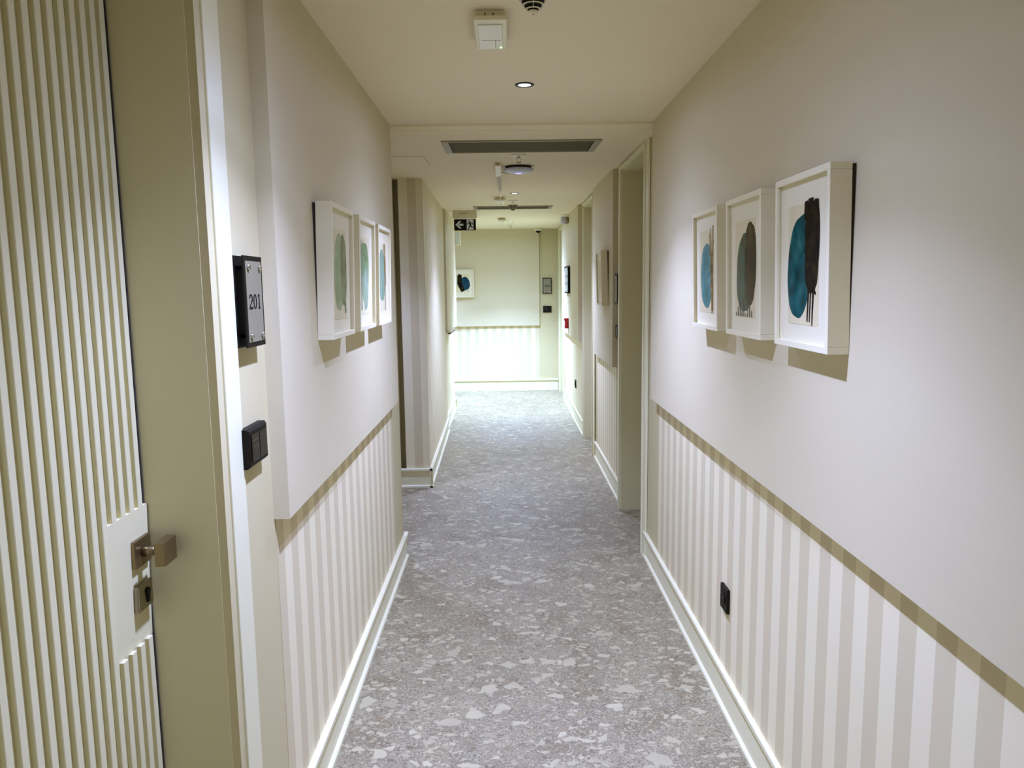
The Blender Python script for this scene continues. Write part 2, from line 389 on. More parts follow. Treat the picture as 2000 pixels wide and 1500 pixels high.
MB().box(-0.690, -0.688, 8.352, 9.90, 0.10, 1.096).build('wallpaper', M_wpY, wall_block)

# --- side corridor on the left at the far end
ws = MB(); ws.box(-4.2, -4.0, 9.8, 12.0, 0, 2.47)
side = ws.build('wall_side', M_plaster); struct(side)

# --- end wall
we = MB(); we.box(-4.2, 1.9, 11.60, 12.0, 0, 2.47)
wall_end = we.build('wall_end', M_plaster); struct(wall_end)
MB().box(-4.0, 0.513, 11.558, 11.60, RAIL+0.004, 2.455).build('upper_board', M_panel, wall_end)
MB().box(-4.0, 0.510, 11.5985, 11.60, 0.10, RAIL+0.005).build('wallpaper', M_wpX, wall_end)

# --- wall behind the camera
wk = MB(); wk.box(-1.9, 1.9, Y0-0.2, Y0, 0, 2.424); struct(wk.build('wall_back', M_plaster))

# --- right wall
wr = MB()
wr.box(XRW, 1.30, Y0, R1[0], 0, 2.424)
wr.box(XRW, 1.30, R1[0]-0.001, R1[1], HEAD, 2.44)
wr.box(XB2, 1.30, R1[1], R2[0], 0, 2.46)
wr.box(XB2, 1.30, R2[0]-0.001, R2[1], HEAD+0.03, 2.46)
wr.box(XB3, 1.30, R2[1], R3[0], 0, 2.47)
wr.box(XB3, 1.30, R3[0]-0.001, R3[1], HEAD+0.04, 2.47)
wr.box(XB3, 1.30, R3[1], 11.60, 0, 2.47)
for a, b_ in (R1, R2, R3): wr.box(1.05, 1.9, a-0.3, b_+0.3, 0, 2.47)
wall_right = wr.build('wall_right', M_plaster); struct(wall_right)
MB().box(XRP, XRW, Y0, 3.985, RAIL, 2.424).build('upper_board', M_panel, wall_right)
MB().box(XRW-0.0015, XRW, Y0, 3.965, 0.10, RAIL+0.001).build('wallpaper', M_wpY, wall_right)
MB().box(0.780, XB2, 5.545, 6.80, RAIL, 2.46).build('upper_board', M_panel, wall_right)
MB().box(XB2-0.0015, XB2, 5.62, 6.74, 0.10, RAIL+0.001).build('wallpaper', M_wpY, wall_right)
MB().box(0.770, XB3, 8.09, 10.42, RAIL, 2.47).build('upper_board', M_panel, wall_right)
MB().box(XB3-0.0015, XB3, 8.12, 10.35, 0.10, RAIL+0.001).build('wallpaper', M_wpY, wall_right)

# --- baseboards: a cap lip, a plain face and a toe lip
def prof(base, out, s):    # (offset from wall, z); s = direction off the wall
    P = [(0, 0), (out, 0), (out, 0.014), (out-0.006, 0.020), (out*0.40, 0.022), (out*0.40, 0.138), (out, 0.139), (out, 0.154), (out-0.004, 0.158), (0, 0.158)]
    return [(base + s*p, z) for p, z in P]
bl = MB(); bl.prism_y(prof(XLW, 0.022, 1), 1.75, 4.36)
bl.prism_y(prof(XLW, 0.022, 1), Y0, 0.58)
bl2 = bl.build('baseboard_left', M_trim); struct(bl2)
br = MB(); br.prism_y(prof(XRW, 0.018, -1), Y0, 4.318)
br.prism_y(prof(XB2, 0.016, -1), 5.40, 6.93)
br.prism_y(prof(XB3, 0.016, -1), 7.975, 10.52)
struct(br.build('baseboard_right', M_trim))
bb = MB()
bb.prism_x([(5.955-p, z) for p, z in [(0, 0), (0.024, 0), (0.024, 0.014), (0.018, 0.020), (0.008, 0.022), (0.008, 0.138), (0.024, 0.139), (0.024, 0.154), (0.020, 0.158), (0, 0.158)]], -2.4, -0.606)
r0 = [(x, z) for x, z in prof(-0.630, 0.024, 1)]; r1 = [(x, z) for x, z in prof(-0.666, 0.024, 1)]
bb.loft([[(x, 5.931, z) for x, z in r0], [(x, 8.35, z) for x, z in r1]])
bb.prism_y(prof(-0.688, 0.024, 1), 8.35, 9.944)
bb.prism_x([(9.92+p, z) for p, z in [(0, 0), (0.024, 0), (0.024, 0.014), (0.018, 0.020), (0.008, 0.022), (0.008, 0.138), (0.024, 0.139), (0.024, 0.154), (0.020, 0.158), (0, 0.158)]], -1.9, -0.664)
struct(bb.build('baseboard_left_far', M_trim))
be = MB(); be.prism_x([(11.60-p, z) for p, z in [(0, 0), (0.024, 0), (0.024, 0.014), (0.018, 0.020), (0.008, 0.022), (0.008, 0.152), (0.024, 0.153), (0.024, 0.168), (0.020, 0.172), (0, 0.172)]], -4.0, 0.79)
struct(be.build('baseboard_end', M_trim))

# ------------------------------------------------------------------ doors on the right (deep white reveals)
def right_door(name, yn, yf, xw, head):
    d = thing(name, (xw, (yn+yf)/2, 0)); struct(d); ox, oy = xw, (yn+yf)/2
    a, b_ = yn-oy, yf-oy
    f = MB()      # reveal lining: two jambs and a head
    f.box(-0.002, 0.20, a, a+0.012, 0, head); f.box(-0.002, 0.20, b_-0.012, b_, 0, head); f.box(-0.002, 0.20, a, b_, head-0.012, head)
    f.build('door_lining', M_door, d)
    k = MB(); w_ = 0.105
    k.box(-0.012, 0.0, a-w_, a, 0, head+0.03); k.box(-0.012, 0.0, b_, b_+w_, 0, head+0.03); k.box(-0.012, 0.0, a, b_, head, head+0.03)
    k.box(-0.020, -0.012, a-0.022, a, 0, head+0.018); k.box(-0.020, -0.012, b_, b_+0.022, 0, head+0.018); k.box(-0.020, -0.012, a, b_, head, head+0.018)
    k.build('door_casing', M_trim, d, 0.002)
    lf = MB(); lf.box(0.165, 0.205, a+0.016, b_-0.016, 0.006, head-0.016)
    y = a+0.03
    while y < b_-0.05:
        lf.box(0.155, 0.165, y, y+0.0195, 0.006, head-0.016); y += 0.0364
    lf.build('door_leaf', M_door, d)
    kb = MB(); kb.box(0.143, 0.155, a+0.05, a+0.11, 1.02, 1.07); kb.box(0.10, 0.143, a+0.07, a+0.09, 1.035, 1.055); kb.box(0.085, 0.107, a+0.05, a+0.11, 1.02, 1.07)
    kb.build('door_knob', M_bronze, d, 0.002)
    return d
right_door('door_2', R1[0], R1[1], 0.806, HEAD)
right_door('door_3', R2[0], R2[1], XB2-0.006, HEAD+0.025)
right_door('door_4', R3[0], R3[1], XB3, HEAD+0.04)

# ------------------------------------------------------------------ door 201 on the left
d1 = thing('door_1', (-0.79, (D1[0]+D1[1])/2, 0)); struct(d1)
OX, OY = -0.79, (D1[0]+D1[1])/2
def sh(m):      # world coordinates -> local to door_1
    m.v = [(x-OX, y-OY, z) for x, y, z in m.v]; return m
f = MB(); f.box(-0.859, -0.641, D1[1]-0.001, D1[1]+0.012, 0, HEAD-0.001); f.box(-0.859, -0.641, D1[0]-0.012, D1[0]+0.004, 0, HEAD-0.001); f.box(-0.859, -0.641, D1[0], D1[1], HEAD-0.014, HEAD-0.002)
f.box(-0.86, -0.8405, D1[0], D1[1], 0, HEAD)
sh(f).build('door_lining', M_door, d1)
k = MB()
for s, y in ((1, D1[1]), (-1, D1[0])):
    k.box(-0.655, -0.6395, y+0.0*s, y+0.032*s, 0, HEAD+0.03)        # inner bead
    k.box(-0.655, -0.616, y+0.032*s, y+0.122*s, 0, HEAD+0.03)       # flat casing
k.box(-0.655, -0.616, D1[0]-0.122, D1[1]+0.122, HEAD+0.03, 2.424)
sh(k).build('door_casing', M_trim, d1, 0.0025)
lf = MB(); YL = 1.6090; zt, zb = 1.141, 0.846
lf.box(-0.838, -0.7995, D1[0]+0.005, YL, 0.006, HEAD-0.016)
ribs = []; i = 0
y = 1.210
while y > D1[0]+0.03: y -= 0.0364
y += 0.0364
while y < YL:
    ribs.append((y, min(y+0.0195, YL))); y += 0.0364
def rib(a, b_, z0, z1):
    ch = 0.0025
    lf.loft([[(-0.7995, a, z0), (-0.7995, b_, z0), (-0.790-ch, b_, z0), (-0.790, b_-ch, z0), (-0.790, a+ch*0.5, z0), (-0.790-ch*0.5, a, z0)],
             [(-0.7995, a, z1), (-0.7995, b_, z1), (-0.790-ch, b_, z1), (-0.790, b_-ch, z1), (-0.790, a+ch*0.5, z1), (-0.790-ch*0.5, a, z1)]])
for a, b_ in ribs:
    if a > 1.43:
        rib(a, b_, 0.006, zb); rib(a, b_, zt, HEAD-0.016)
    else: rib(a, b_, 0.006, HEAD-0.016)
# plain lock field: level with the ribs above, falling back to the grooves below
PY0 = 1.4295
lf.loft([[(-0.7995, PY0, zb-0.002), (-0.7995, YL, zb-0.002), (-0.7995+0.0006, YL, zb-0.002), (-0.7995+0.0006, PY0, zb-0.002)],
         [(-0.7995, PY0, zt), (-0.7995, YL, zt), (-0.790, YL, zt), (-0.790, PY0, zt)]])
sh(lf).build('door_leaf', M_door, d1)
# knob, neck and square rose in bronzed steel; square key escutcheon
kn = MB(); kn.box(-0.7935, -0.7835, 1.532, 1.602, 1.018, 1.078); rose = sh(kn).build('knob_rose', M_bronze, d1, 0.002)
kn = MB(); kn.loft([[(-0.785, 1.567+0.013*math.cos(t), 1.048+0.013*math.sin(t)) for t in [2*PI*i/20 for i in range(20)]],
                    [(-0.772, 1.567+0.010*math.cos(t), 1.048+0.010*math.sin(t)) for t in [2*PI*i/20 for i in range(20)]],
                    [(-0.745, 1.567+0.010*math.cos(t), 1.048+0.010*math.sin(t)) for t in [2*PI*i/20 for i in range(20)]]], smooth=True)
neck = sh(kn).build('knob_neck', M_bronze, d1)
kn = MB(); kn.box(-0.748, -0.726, 1.5385, 1.5975, 1.022, 1.074); sh(kn).build('door_knob', M_bronze, d1, 0.0016)
kn = MB(); kn.box(-0.7965, -0.7845, 1.533, 1.598, 0.921, 0.978); esc = sh(kn).build('lock_escutcheon', M_steel, d1, 0.003)
kn = MB()
def keyh(x, r, h):
    pts = [(x, 1.572+r*math.cos(t), 0.957+r*math.sin(t)) for t in [(-50+280*i/18)*PI/180 for i in range(19)]]
    pts += [(x, 1.572-r*0.55, 0.957-h), (x, 1.572+r*0.55, 0.957-h)]
    return pts
kn.loft([keyh(-0.7845, 0.0085, 0.024), keyh(-0.7815, 0.0085, 0.024)])
o = sh(kn).build('lock_cylinder', M_black, d1); 
kn = MB(); kn.box(-0.8015, -0.7965, YL, D1[1], 0.006, HEAD-0.016); sh(kn).build('door_seal', M_gap, d1)

# ------------------------------------------------------------------ framed watercolours
def poly_part(name, pts, y, mat, parent, thick=0.0004):
    m = MB(); m.loft([[(x, y, z) for x, z in pts], [(x, y-thick, z) for x, z in pts]]); return m.build(name, mat, parent)
def blob(cx, cz, rx, rz, seed, wob=0.08, n=64, tilt=0.0, pinch=0.0, sq=1.0):
    rnd = random.Random(seed); ph = [rnd.uniform(0, 6.28) for _ in range(5)]; out = []
    for i in range(n):
        t = 2*PI*i/n
        k = 1 + wob*(0.5*math.sin(2*t+ph[0]) + 0.35*math.sin(3*t+ph[1]) + 0.2*math.sin(7*t+ph[2]) + 0.12*math.sin(13*t+ph[3]))
        pw = lambda q: math.copysign(abs(q)**sq, q)
        x = rx*pw(math.cos(t))*k*(1 - pinch*math.sin(t)); z = rz*pw(math.sin(t))*k
        out.append((cx + x + tilt*z, cz + z))
    return out
def strokes(parent, name, mat, lines, y):
    out = []
    for (x0, z0, x1, z1, w0, w1) in lines:
        m = MB()
        dx, dz = x1-x0, z1-z0; L_ = math.hypot(dx, dz) or 1; nx, nz = -dz/L_, dx/L_
        p = [(x0+nx*w0, z0+nz*w0), (x0-nx*w0, z0-nz*w0), (x1-nx*w1, z1-nz*w1), (x1+nx*w1, z1+nz*w1)]
        m.loft([[(a, y, b_) for a, b_ in p], [(a, y-0.0004, b_) for a, b_ in p]])
        out.append(m.build(name, mat, parent))
    return out
FW, FH, FD = 0.335, 0.420, 0.049
def picture(loc, rz, label, art, group=None, paper=(0.20, 0.76, 0.14, 0.83), glass=True):
    """origin at the middle of the frame's bottom edge, on the wall; leans out a little at the top"""
    t = thing('framed_picture', loc, rz, label, 'picture', group, rx=math.radians(0.0))
    tl = 0.010
    def L_(m):      # lean: the top stands further off the wall
        m.v = [(x, yy - tl*z/FH, z) for x, yy, z in m.v]; return m
    bw = 0.016
    f = MB(); h = FW/2
    f.box(-h, h, -FD, 0.0, 0, bw); f.box(-h, h, -FD, 0.0, FH-bw, FH)
    f.box(-h, -h+bw, -FD, 0.0, bw, FH-bw); f.box(h-bw, h, -FD, 0.0, bw, FH-bw)
    L_(f).build('frame', M_frame, t, 0.0012)
    b_ = MB(); b_.loft([[(-h+0.004, 0.0, 0.004), (h-0.004, 0.0, 0.004), (h-0.004, -0.006, 0.004), (-h+0.004, -0.006, 0.004)],
                        [(-h+0.004, 0.0, FH-0.004), (h-0.004, 0.0, FH-0.004), (h-0.004, -0.006-tl, FH-0.004), (-h+0.004, -0.006-tl, FH-0.004)]])
    b_.build('backing_board', M_darkback, t)
    m = MB(); m.box(-h+bw, h-bw, -FD+0.012, -FD+0.014, bw, FH-bw); L_(m).build('mount', M_mat, t)
    u = lambda a: -h + a*FW
    v = lambda a: a*FH
    p = MB(); p.box(u(paper[0]), u(paper[1]), -FD+0.0112, -FD+0.0122, v(paper[2]), v(paper[3])); pp = L_(p).build('paper', M_paper, t)
    y = -FD + 0.0110
    for k_, it in enumerate(art):
        kind = it[0]; yy = y - 0.0003*k_
        if kind == 'blob':
            _, nm, mat, cx, cz, rx, rzz, seed, kw = it
            os_ = [poly_part(nm, [(a, c_) for a, c_ in blob(u(cx), v(cz), rx*FW, rzz*FH, seed, **kw)], yy, mat, pp)]
        else:
            _, nm, mat, lines = it
            os_ = strokes(pp, nm, mat, [(u(a), v(c_), u(d), v(e), w0*FW, w1*FW) for a, c_, d, e, w0, w1 in lines], yy)
        for o in os_:
            for vv in o.data.vertices: vv.co.y -= tl*vv.co.z/FH
    if glass:
        g = MB(); g.box(-h+bw, h-bw, -FD+0.0075, -FD+0.009, bw, FH-bw); L_(g).build('glass', M_glass, t)
    return t
GR = 'three watercolours on the right wall'
GL = 'three watercolours on the left wall'
zF = 1.4385
picture((XRP, 1.8425, zF), RIGHT, 'right-wall white box frame nearest the camera, deep teal oval beside a black brush mass', [
    ('blob', 'teal_blot', P_teal, 0.42, 0.475, 0.215, 0.300, 1, dict(wob=0.05, tilt=0.10, sq=0.85)),
    ('blob', 'black_blot', P_dark, 0.645, 0.585, 0.125, 0.250, 2, dict(wob=0.08, sq=0.62)),
    ('line', 'drip', P_dark, [(0.60, 0.40, 0.575, 0.16, 0.016, 0.008), (0.64, 0.40, 0.615, 0.16, 0.012, 0.007), (0.68, 0.36, 0.66, 0.14, 0.016, 0.006), (0.58, 0.40, 0.72, 0.32, 0.03, 0.01),
                               (0.55, 0.74, 0.54, 0.840, 0.05, 0.028), (0.62, 0.76, 0.62, 0.850, 0.06, 0.040), (0.71, 0.76, 0.72, 0.838, 0.05, 0.030)])], GR)
picture((XRP, 2.2895, zF), RIGHT, 'middle frame of the right wall, grey-green and brown oval with dark drips along its foot', [
    ('blob', 'green_blot', P_olive, 0.48, 0.455, 0.225, 0.285, 3, dict(wob=0.05, tilt=0.05, sq=0.85)),
    ('blob', 'brown_blot', P_brown, 0.63, 0.52, 0.145, 0.300, 4, dict(wob=0.07, tilt=0.02, sq=0.8)),
    ('line', 'drip', P_brown, [(0.24+0.055*i, 0.145, 0.24+0.055*i, 0.17+0.045*((i*7) % 5)/2, 0.010, 0.006) for i in range(9)])], GR)
picture((XRP, 2.7275, zF), RIGHT, 'farthest frame of the right-hand trio, light blue oval crossed by brown grass blades', [
    ('blob', 'blue_blot', P_sky, 0.48, 0.45, 0.225, 0.265, 5, dict(wob=0.05, tilt=0.04, sq=0.85)),
    ('line', 'grass_blade', P_bark, [(0.66, 0.84, 0.70, 0.14, 0.010, 0.028), (0.74, 0.86, 0.72, 0.16, 0.012, 0.022), (0.60, 0.80, 0.70, 0.44, 0.008, 0.020), (0.72, 0.60, 0.62, 0.50, 0.006, 0.016),
                                (0.72, 0.44, 0.62, 0.34, 0.006, 0.014), (0.76, 0.74, 0.70, 0.60, 0.006, 0.018)])], GR)
picture((XLP, 2.497, zF+0.004), LEFT, 'left-wall frame nearest the camera, pale mint oval overlapped by a moss-green one', [
    ('blob', 'mint_blot', P_mint, 0.42, 0.50, 0.205, 0.285, 6, dict(wob=0.05, tilt=0.03, sq=0.85)),
    ('blob', 'moss_blot', P_moss, 0.62, 0.52, 0.125, 0.285, 7, dict(wob=0.08, tilt=-0.03, sq=0.8)),
    ('line', 'drip', P_moss, [(0.64, 0.40, 0.70, 0.18, 0.05, 0.02), (0.50, 0.56, 0.74, 0.555, 0.006, 0.006)])], GL)
picture((XLP, 2.935, zF+0.004), LEFT, 'middle frame of the left wall, leaf-green upright oval with a dark left edge', [
    ('blob', 'green_blot', P_green, 0.45, 0.52, 0.235, 0.28, 8, dict(wob=0.08, tilt=0.0, sq=0.85)),
    ('blob', 'blue_green_blot', P_seagreen, 0.50, 0.36, 0.14, 0.19, 9, dict(wob=0.08)),
    ('line', 'leaf_stroke', P_moss, [(0.22, 0.80, 0.26, 0.18, 0.02, 0.03), (0.26, 0.66, 0.44, 0.76, 0.012, 0.006), (0.30, 0.60, 0.58, 0.70, 0.010, 0.006), (0.22, 0.72, 0.34, 0.80, 0.012, 0.005)])], GL)
picture((XLP, 3.350, zF+0.004), LEFT, 'left-wall frame farthest from the camera in the trio, blue-green oval behind a brown vertical stem', [
    ('blob', 'blue_green_blot', P_seagreen, 0.43, 0.50, 0.225, 0.26, 10, dict(wob=0.06, tilt=0.0, sq=0.85)),
    ('line', 'stem', P_bark, [(0.62, 0.83, 0.68, 0.14, 0.05, 0.015), (0.66, 0.70, 0.70, 0.40, 0.05, 0.04)])], GL)
picture((0.780, 5.935, 1.440), RIGHT, 'single white frame with a very pale green wash, past the first right-hand doorway', [
    ('blob', 'pale_blot', P_pale, 0.46, 0.52, 0.16, 0.22, 11, dict(wob=0.08))], None)
picture((-0.645, 11.558, 1.440), END, 'white frame on the end wall showing a navy blue oval and a black stroke', [
    ('blob', 'navy_blot', P_navy, 0.60, 0.50, 0.225, 0.235, 12, dict(wob=0.09)),
    ('line', 'black_stroke', P_dark, [(0.36, 0.78, 0.36, 0.46, 0.10, 0.11), (0.36, 0.48, 0.52, 0.22, 0.11, 0.09), (0.33, 0.84, 0.34, 0.76, 0.03, 0.05), (0.42, 0.82, 0.40, 0.74, 0.03, 0.04)])], None,
    paper=(0.18, 0.78, 0.18, 0.83))

# ------------------------------------------------------------------ room number signs
def thick_arc(m, cx, cz, rx, rz, a0, a1, w0, w1, y, n=18, th=0.0006):
    """curved stroke whose width swells from w0 (top/bottom) to w1 (sides)"""
    out, inn = [], []
    for i in range(n+1):
        t = math.radians(a0 + (a1-a0)*i/n); k = abs(math.cos(t)); w_ = (w0 + (w1-w0)*k)/2
        out.append((cx+(rx+w_)*math.cos(t), cz+(rz+w_)*math.sin(t))); inn.append((cx+(rx-w_)*math.cos(t), cz+(rz-w_)*math.sin(t)))
    for i in range(n):
        q = [out[i], out[i+1], inn[i+1], inn[i]]
        m.loft([[(a, y, b_) for a, b_ in q], [(a, y-th, b_) for a, b_ in q]])
def bar(m, x0, z0, x1, z1, w_, y, th=0.0006):
    dx, dz = x1-x0, z1-z0; L_ = math.hypot(dx, dz); nx, nz = -dz/L_*w_/2, dx/L_*w_/2
    q = [(x0+nx, z0+nz), (x0-nx, z0-nz), (x1-nx, z1-nz), (x1+nx, z1+nz)]
    m.loft([[(a, y, b_) for a, b_ in q], [(a, y-th, b_) for a, b_ in q]])
def digit(m, ch, x, z, w_, h, y):
    """serif numeral in a w x h box whose lower left corner is (x, z)"""
    T, t = w_*0.26, w_*0.12; cx = x+w_/2
    if ch == '0': thick_arc(m, cx, z+h/2, w_/2-T/2, h/2-t/2, 0, 360, t, T, y, 28)
    elif ch == '1':
        bar(m, cx, z, cx, z+h, T, y); bar(m, cx-w_*0.30, z+t/2, cx+w_*0.30, z+t/2, t, y); bar(m, cx-w_*0.34, z+h*0.84, cx, z+h-t/2, t*1.2, y)
    elif ch == '2':
        r = w_/2-T/2; rz = h*0.25
        thick_arc(m, cx, z+h-rz-t/2, r, rz, -38, 178, t, T, y, 18)
        bar(m, cx+r*0.80, z+h*0.60, x+w_*0.10, z+t*1.5, T*0.72, y); bar(m, x+w_*0.02, z+T*0.4, x+w_*0.95, z+T*0.4, T*0.8, y); bar(m, x+w_*0.93, z, x+w_*0.98, z+h*0.2, t, y)
    elif ch == '5':
        r = w_/2-T/2
        thick_arc(m, cx-w_*0.03, z+h*0.31, r, h*0.31-t/2, -165, 118, t, T, y, 20)
        bar(m, x+w_*0.18, z+h*0.50, x+w_*0.24, z+h, t*1.2, y); bar(m, x+w_*0.20, z+h-T*0.4, x+w_*0.88, z+h-T*0.4, T*0.8, y)
    elif ch == '3':
        r = w_/2-T/2
        thick_arc(m, cx-w_*0.03, z+h*0.27, r, h*0.27-t/2, -160, 92, t, T, y, 18); thick_arc(m, cx-w_*0.05, z+h*0.745, r*0.88, h*0.225, -92, 160, t, T, y, 18)
def number_sign(loc, rz, text, label, W=0.130, H=0.212, face=None, dig=0.035):
    t = thing('room_sign', loc, rz, label, 'sign')
    MB().box(-W/2, W/2, -0.006, -0.001, 0, H).build('back_plate', M_black, t, 0.001)
    m = MB(); m.box(-W/2, W/2, -0.0275, -0.0235, 0, H); m.build('front_plate', M_black, t, 0.0008)
    fp = MB(); fp.box(-W/2+0.011, W/2-0.011, -0.0284, -0.0275, 0.012, H-0.012); fpo = fp.build('silver_face', M_plate, t)
    for sx in (-1, 1):
        for zz in (0.026, H-0.026):
            s_ = MB(); s_.lathe([(0.0045, 0.0), (0.0045, 0.0285), (0.0072, 0.0288), (0.0072, 0.0325), (0.0055, 0.0345)], 20, (sx*(W/2-0.026), 0, zz), ax='Y')
            s_.build('standoff_screw', M_chrome, t)
    n = len(text); wd = dig*0.70; gap = dig*0.12; tot = n*wd+(n-1)*gap
    for i, ch in enumerate(text):
        d = MB(); digit(d, ch, -tot/2+i*(wd+gap), H*0.5-dig*0.5, wd, dig, -0.0284); d.build('numeral', M_ink, fpo)
    return t
number_sign((XLW, 1.806, 1.466), LEFT, '201', 'black and silver room sign reading 201 on the near left wall')
number_sign((XB2, 5.475, 1.466), RIGHT, '', 'black-edged room sign seen edge-on past the first right-hand doorway', W=0.120)
number_sign((0.6325, 11.60, 1.480), END, '205', 'black-framed room sign reading 205 on the end wall', W=0.135, H=0.236, dig=0.034)
# wide direction board on the right wall
t = thing('direction_sign', (0.770, 9.33, 1.505), RIGHT, 'wide black-framed direction board hung above the red call point on the right wall', 'sign')
MB().box(-0.27, 0.27, -0.006, -0.001, 0, 0.326).build('back_plate', M_black, t)
MB().box(-0.27, 0.27, -0.028, -0.022, 0, 0.326).build('front_plate', M_black, t, 0.001)
fc = MB().box(-0.252, 0.252, -0.0292, -0.028, 0.018, 0.308).build('silver_face', M_signwhite, t)
for x in (-0.14, 0.10): MB().box(x, x+0.07, -0.0298, -0.0292, 0.195, 0.215).box(x+0.02, x+0.05, -0.0299, -0.0292, 0.185, 0.225).build('marking', M_ink, fc)
for x in (-0.16, 0.08): MB().box(x, x+0.10, -0.0298, -0.0292, 0.105, 0.135).build('marking', M_steel, fc)
for sx in (-1, 1):
    for zz in (0.035, 0.291):
        s_ = MB(); s_.lathe([(0.005, 0.0), (0.005, 0.030), (0.009, 0.0302), (0.009, 0.034)], 16, (sx*0.225, 0, zz), ax='Y'); s_.build('standoff_screw', M_chrome, t)

# ------------------------------------------------------------------ switches, sockets, call point
def switch(loc, rz, label, W=0.138, H=0.094, D=0.022):
    t = thing('wall_switch', loc, rz, label, 'switch')
    m = MB(); m.loft([[(-W/2, 0, 0), (W/2, 0, 0), (W/2, 0, H), (-W/2, 0, H)], [(-W/2, -D*0.7, 0), (W/2, -D*0.7, 0), (W/2, -D*0.7, H), (-W/2, -D*0.7, H)],
                      [(-W/2+0.006, -D, 0.006), (W/2-0.006, -D, 0.006), (W/2-0.006, -D, H-0.006), (-W/2+0.006, -D, H-0.006)]]); m.build('housing', M_black, t)
    a = MB(); a.box(-W/2+0.014, -0.002, -D-0.0025, -D, 0.014, H-0.014); pa = a.build('touch_panel', M_blackglass, t, 0.001)
    a = MB(); a.box(0.002, W/2-0.014, -D-0.0025, -D, 0.014, H-0.014); a.build('touch_panel', M_blackglass, t, 0.001)
    for x in (-0.038, -0.026, -0.014): MB().box(x, x+0.004, -D-0.0030, -D-0.0025, H*0.5, H*0.5+0.006).build('touch_mark', M_steel, pa)
    MB().box(-0.046, -0.008, -D-0.0030, -D-0.0025, H-0.030, H-0.0288).build('panel_line', M_steel, pa)
    return t
switch((XLW, 1.795, 1.183), LEFT, 'black two-gang touch switch under the 201 sign')
switch((XB2, 5.48, 1.215), RIGHT, 'black switch box under the edge-on sign past the first right-hand doorway', W=0.125)
switch((0.6325, 11.60, 1.195), END, 'black rectangular switch below the 205 sign', W=0.128, H=0.098)
def socket(loc, rz, label):
    t = thing('wall_socket', loc, rz, label, 'socket'); W = 0.084
    m = MB(); m.box(-W/2, W/2, -0.012, 0, 0, 0.092); m.build('cover_plate', M_black, t, 0.002)
    a = MB(); a.lathe([(0.022, 0.012), (0.022, 0.016), (0.019, 0.016), (0.018, 0.013)], 28, (0, 0, 0.046), ax='Y'); s_ = a.build('socket_ring', M_blackglass, t)
    a = MB(); a.box(-0.014, 0.014, -0.0165, -0.013, 0.044, 0.048); a.build('shutter', M_gap, s_)
    return t
socket((XRW-0.0015, 2.682, 0.392), RIGHT, 'black wall socket low on the striped wallpaper near the camera')
socket((XB3-0.0015, 8.78, 0.41), RIGHT, 'small black wall socket low on the far right wallpaper, beyond the second doorway')
t = thing('fire_call_point', (0.770, 9.36, 1.075), RIGHT, 'red fire alarm call point under the direction board', 'call point')
MB().box(-0.052, 0.052, -0.045, 0, 0, 0.125).build('housing', M_red, t, 0.004)
MB().box(-0.034, 0.034, -0.047, -0.045, 0.030, 0.095).build('press_plate', M_signwhite, t, 0.001)
MB().box(-0.052, 0.052, -0.052, -0.045, 0.096, 0.125).build('cover_flap', M_red, t, 0.002)

# ------------------------------------------------------------------ ceiling fittings (origin on the ceiling, z down)
def downlight(x, y, watts, color, label):
    z = ceil_z(y) if y < 11.9 else 2.44
    t = thing('downlight', (x, y, z), 0, label, 'downlight', 'recessed ceiling downlights')
    m = MB(); n = 40
    pr = [(0.0275, -0.0006), (0.0275, -0.0035), (0.038, -0.003), (0.040, -0.0004)]
    rings = []
    for r, zz in pr: rings.append([(r*math.cos(2*PI*i/n), r*math.sin(2*PI*i/n), zz) for i in range(n)])
    rings.append(rings[0]); m.loft(rings, 0, False); m.build('trim_ring', M_black, t)
    m = MB(); m.lathe([(0.0278, -0.0006), (0.0278, -0.0016)], 40, smooth=False); m.build('lens', M_lamp, t)
    s_ = spot(x, y, z-0.012, watts, color); s_.parent = t; s_.location = (0, 0, -0.012)
    return t
DL = ['recessed downlight above the camera end of the corridor', 'recessed downlight just overhead, out of frame',
      'bright downlight with a black ring, nearest the camera in the picture', 'small downlight beyond the first air grille and the white access point',
      'distant downlight close to the end wall', 'downlight round the corner in the side corridor',
      'downlight in the left-hand recess before the striped block, hidden by the wall']
for (x, y, wt, colr), lb in zip(DOWNLIGHTS, DL): downlight(x, y, wt, colr, lb)

def grille(x0, x1, y0, y1, label):
    z = ceil_z((y0+y1)/2); cx, cy = (x0+x1)/2, (y0+y1)/2; w_, h = (x1-x0)/2, (y1-y0)/2
    t = thing('air_grille', (cx, cy, z), 0, label, 'air grille')
    m = MB(); e = 0.042
    for a in ((-w_, w_, -h, -h+0.018), (-w_, w_, h-0.018, h), (-w_, -w_+e, -h+0.018, h-0.018), (w_-e, w_, -h+0.018, h-0.018)): m.box(*a, -0.008, 0.012)
    m.build('grille_frame', M_aluminium, t, 0.001)
    m = MB(); m.box(-w_+e, w_-e, -h+0.018, h-0.018, 0.004, 0.008)
    k = -h+0.03
    while k < h-0.03:
        m.box(-w_+e+0.004, w_-e-0.004, k, k+0.006, -0.004, 0.004); k += 0.013
    m.build('slats', M_grilledark, t)
    for s_ in (-1, 1): MB().box(s_*(w_-e)-0.0015, s_*(w_-e)+0.0015, -h+0.018, h-0.018, -0.0086, 0.004).build('edge_gap', M_gap, t)
    t.rotation_euler[0] = math.atan(0.019) if cy < 6 else math.atan(0.0039)
    return t
grille(-0.345, 0.545, 4.295, 4.700, 'wide grey ceiling grille nearest the camera')
grille(-0.330, 0.510, 8.13, 8.42, 'narrow-looking far ceiling grille behind the round detector')

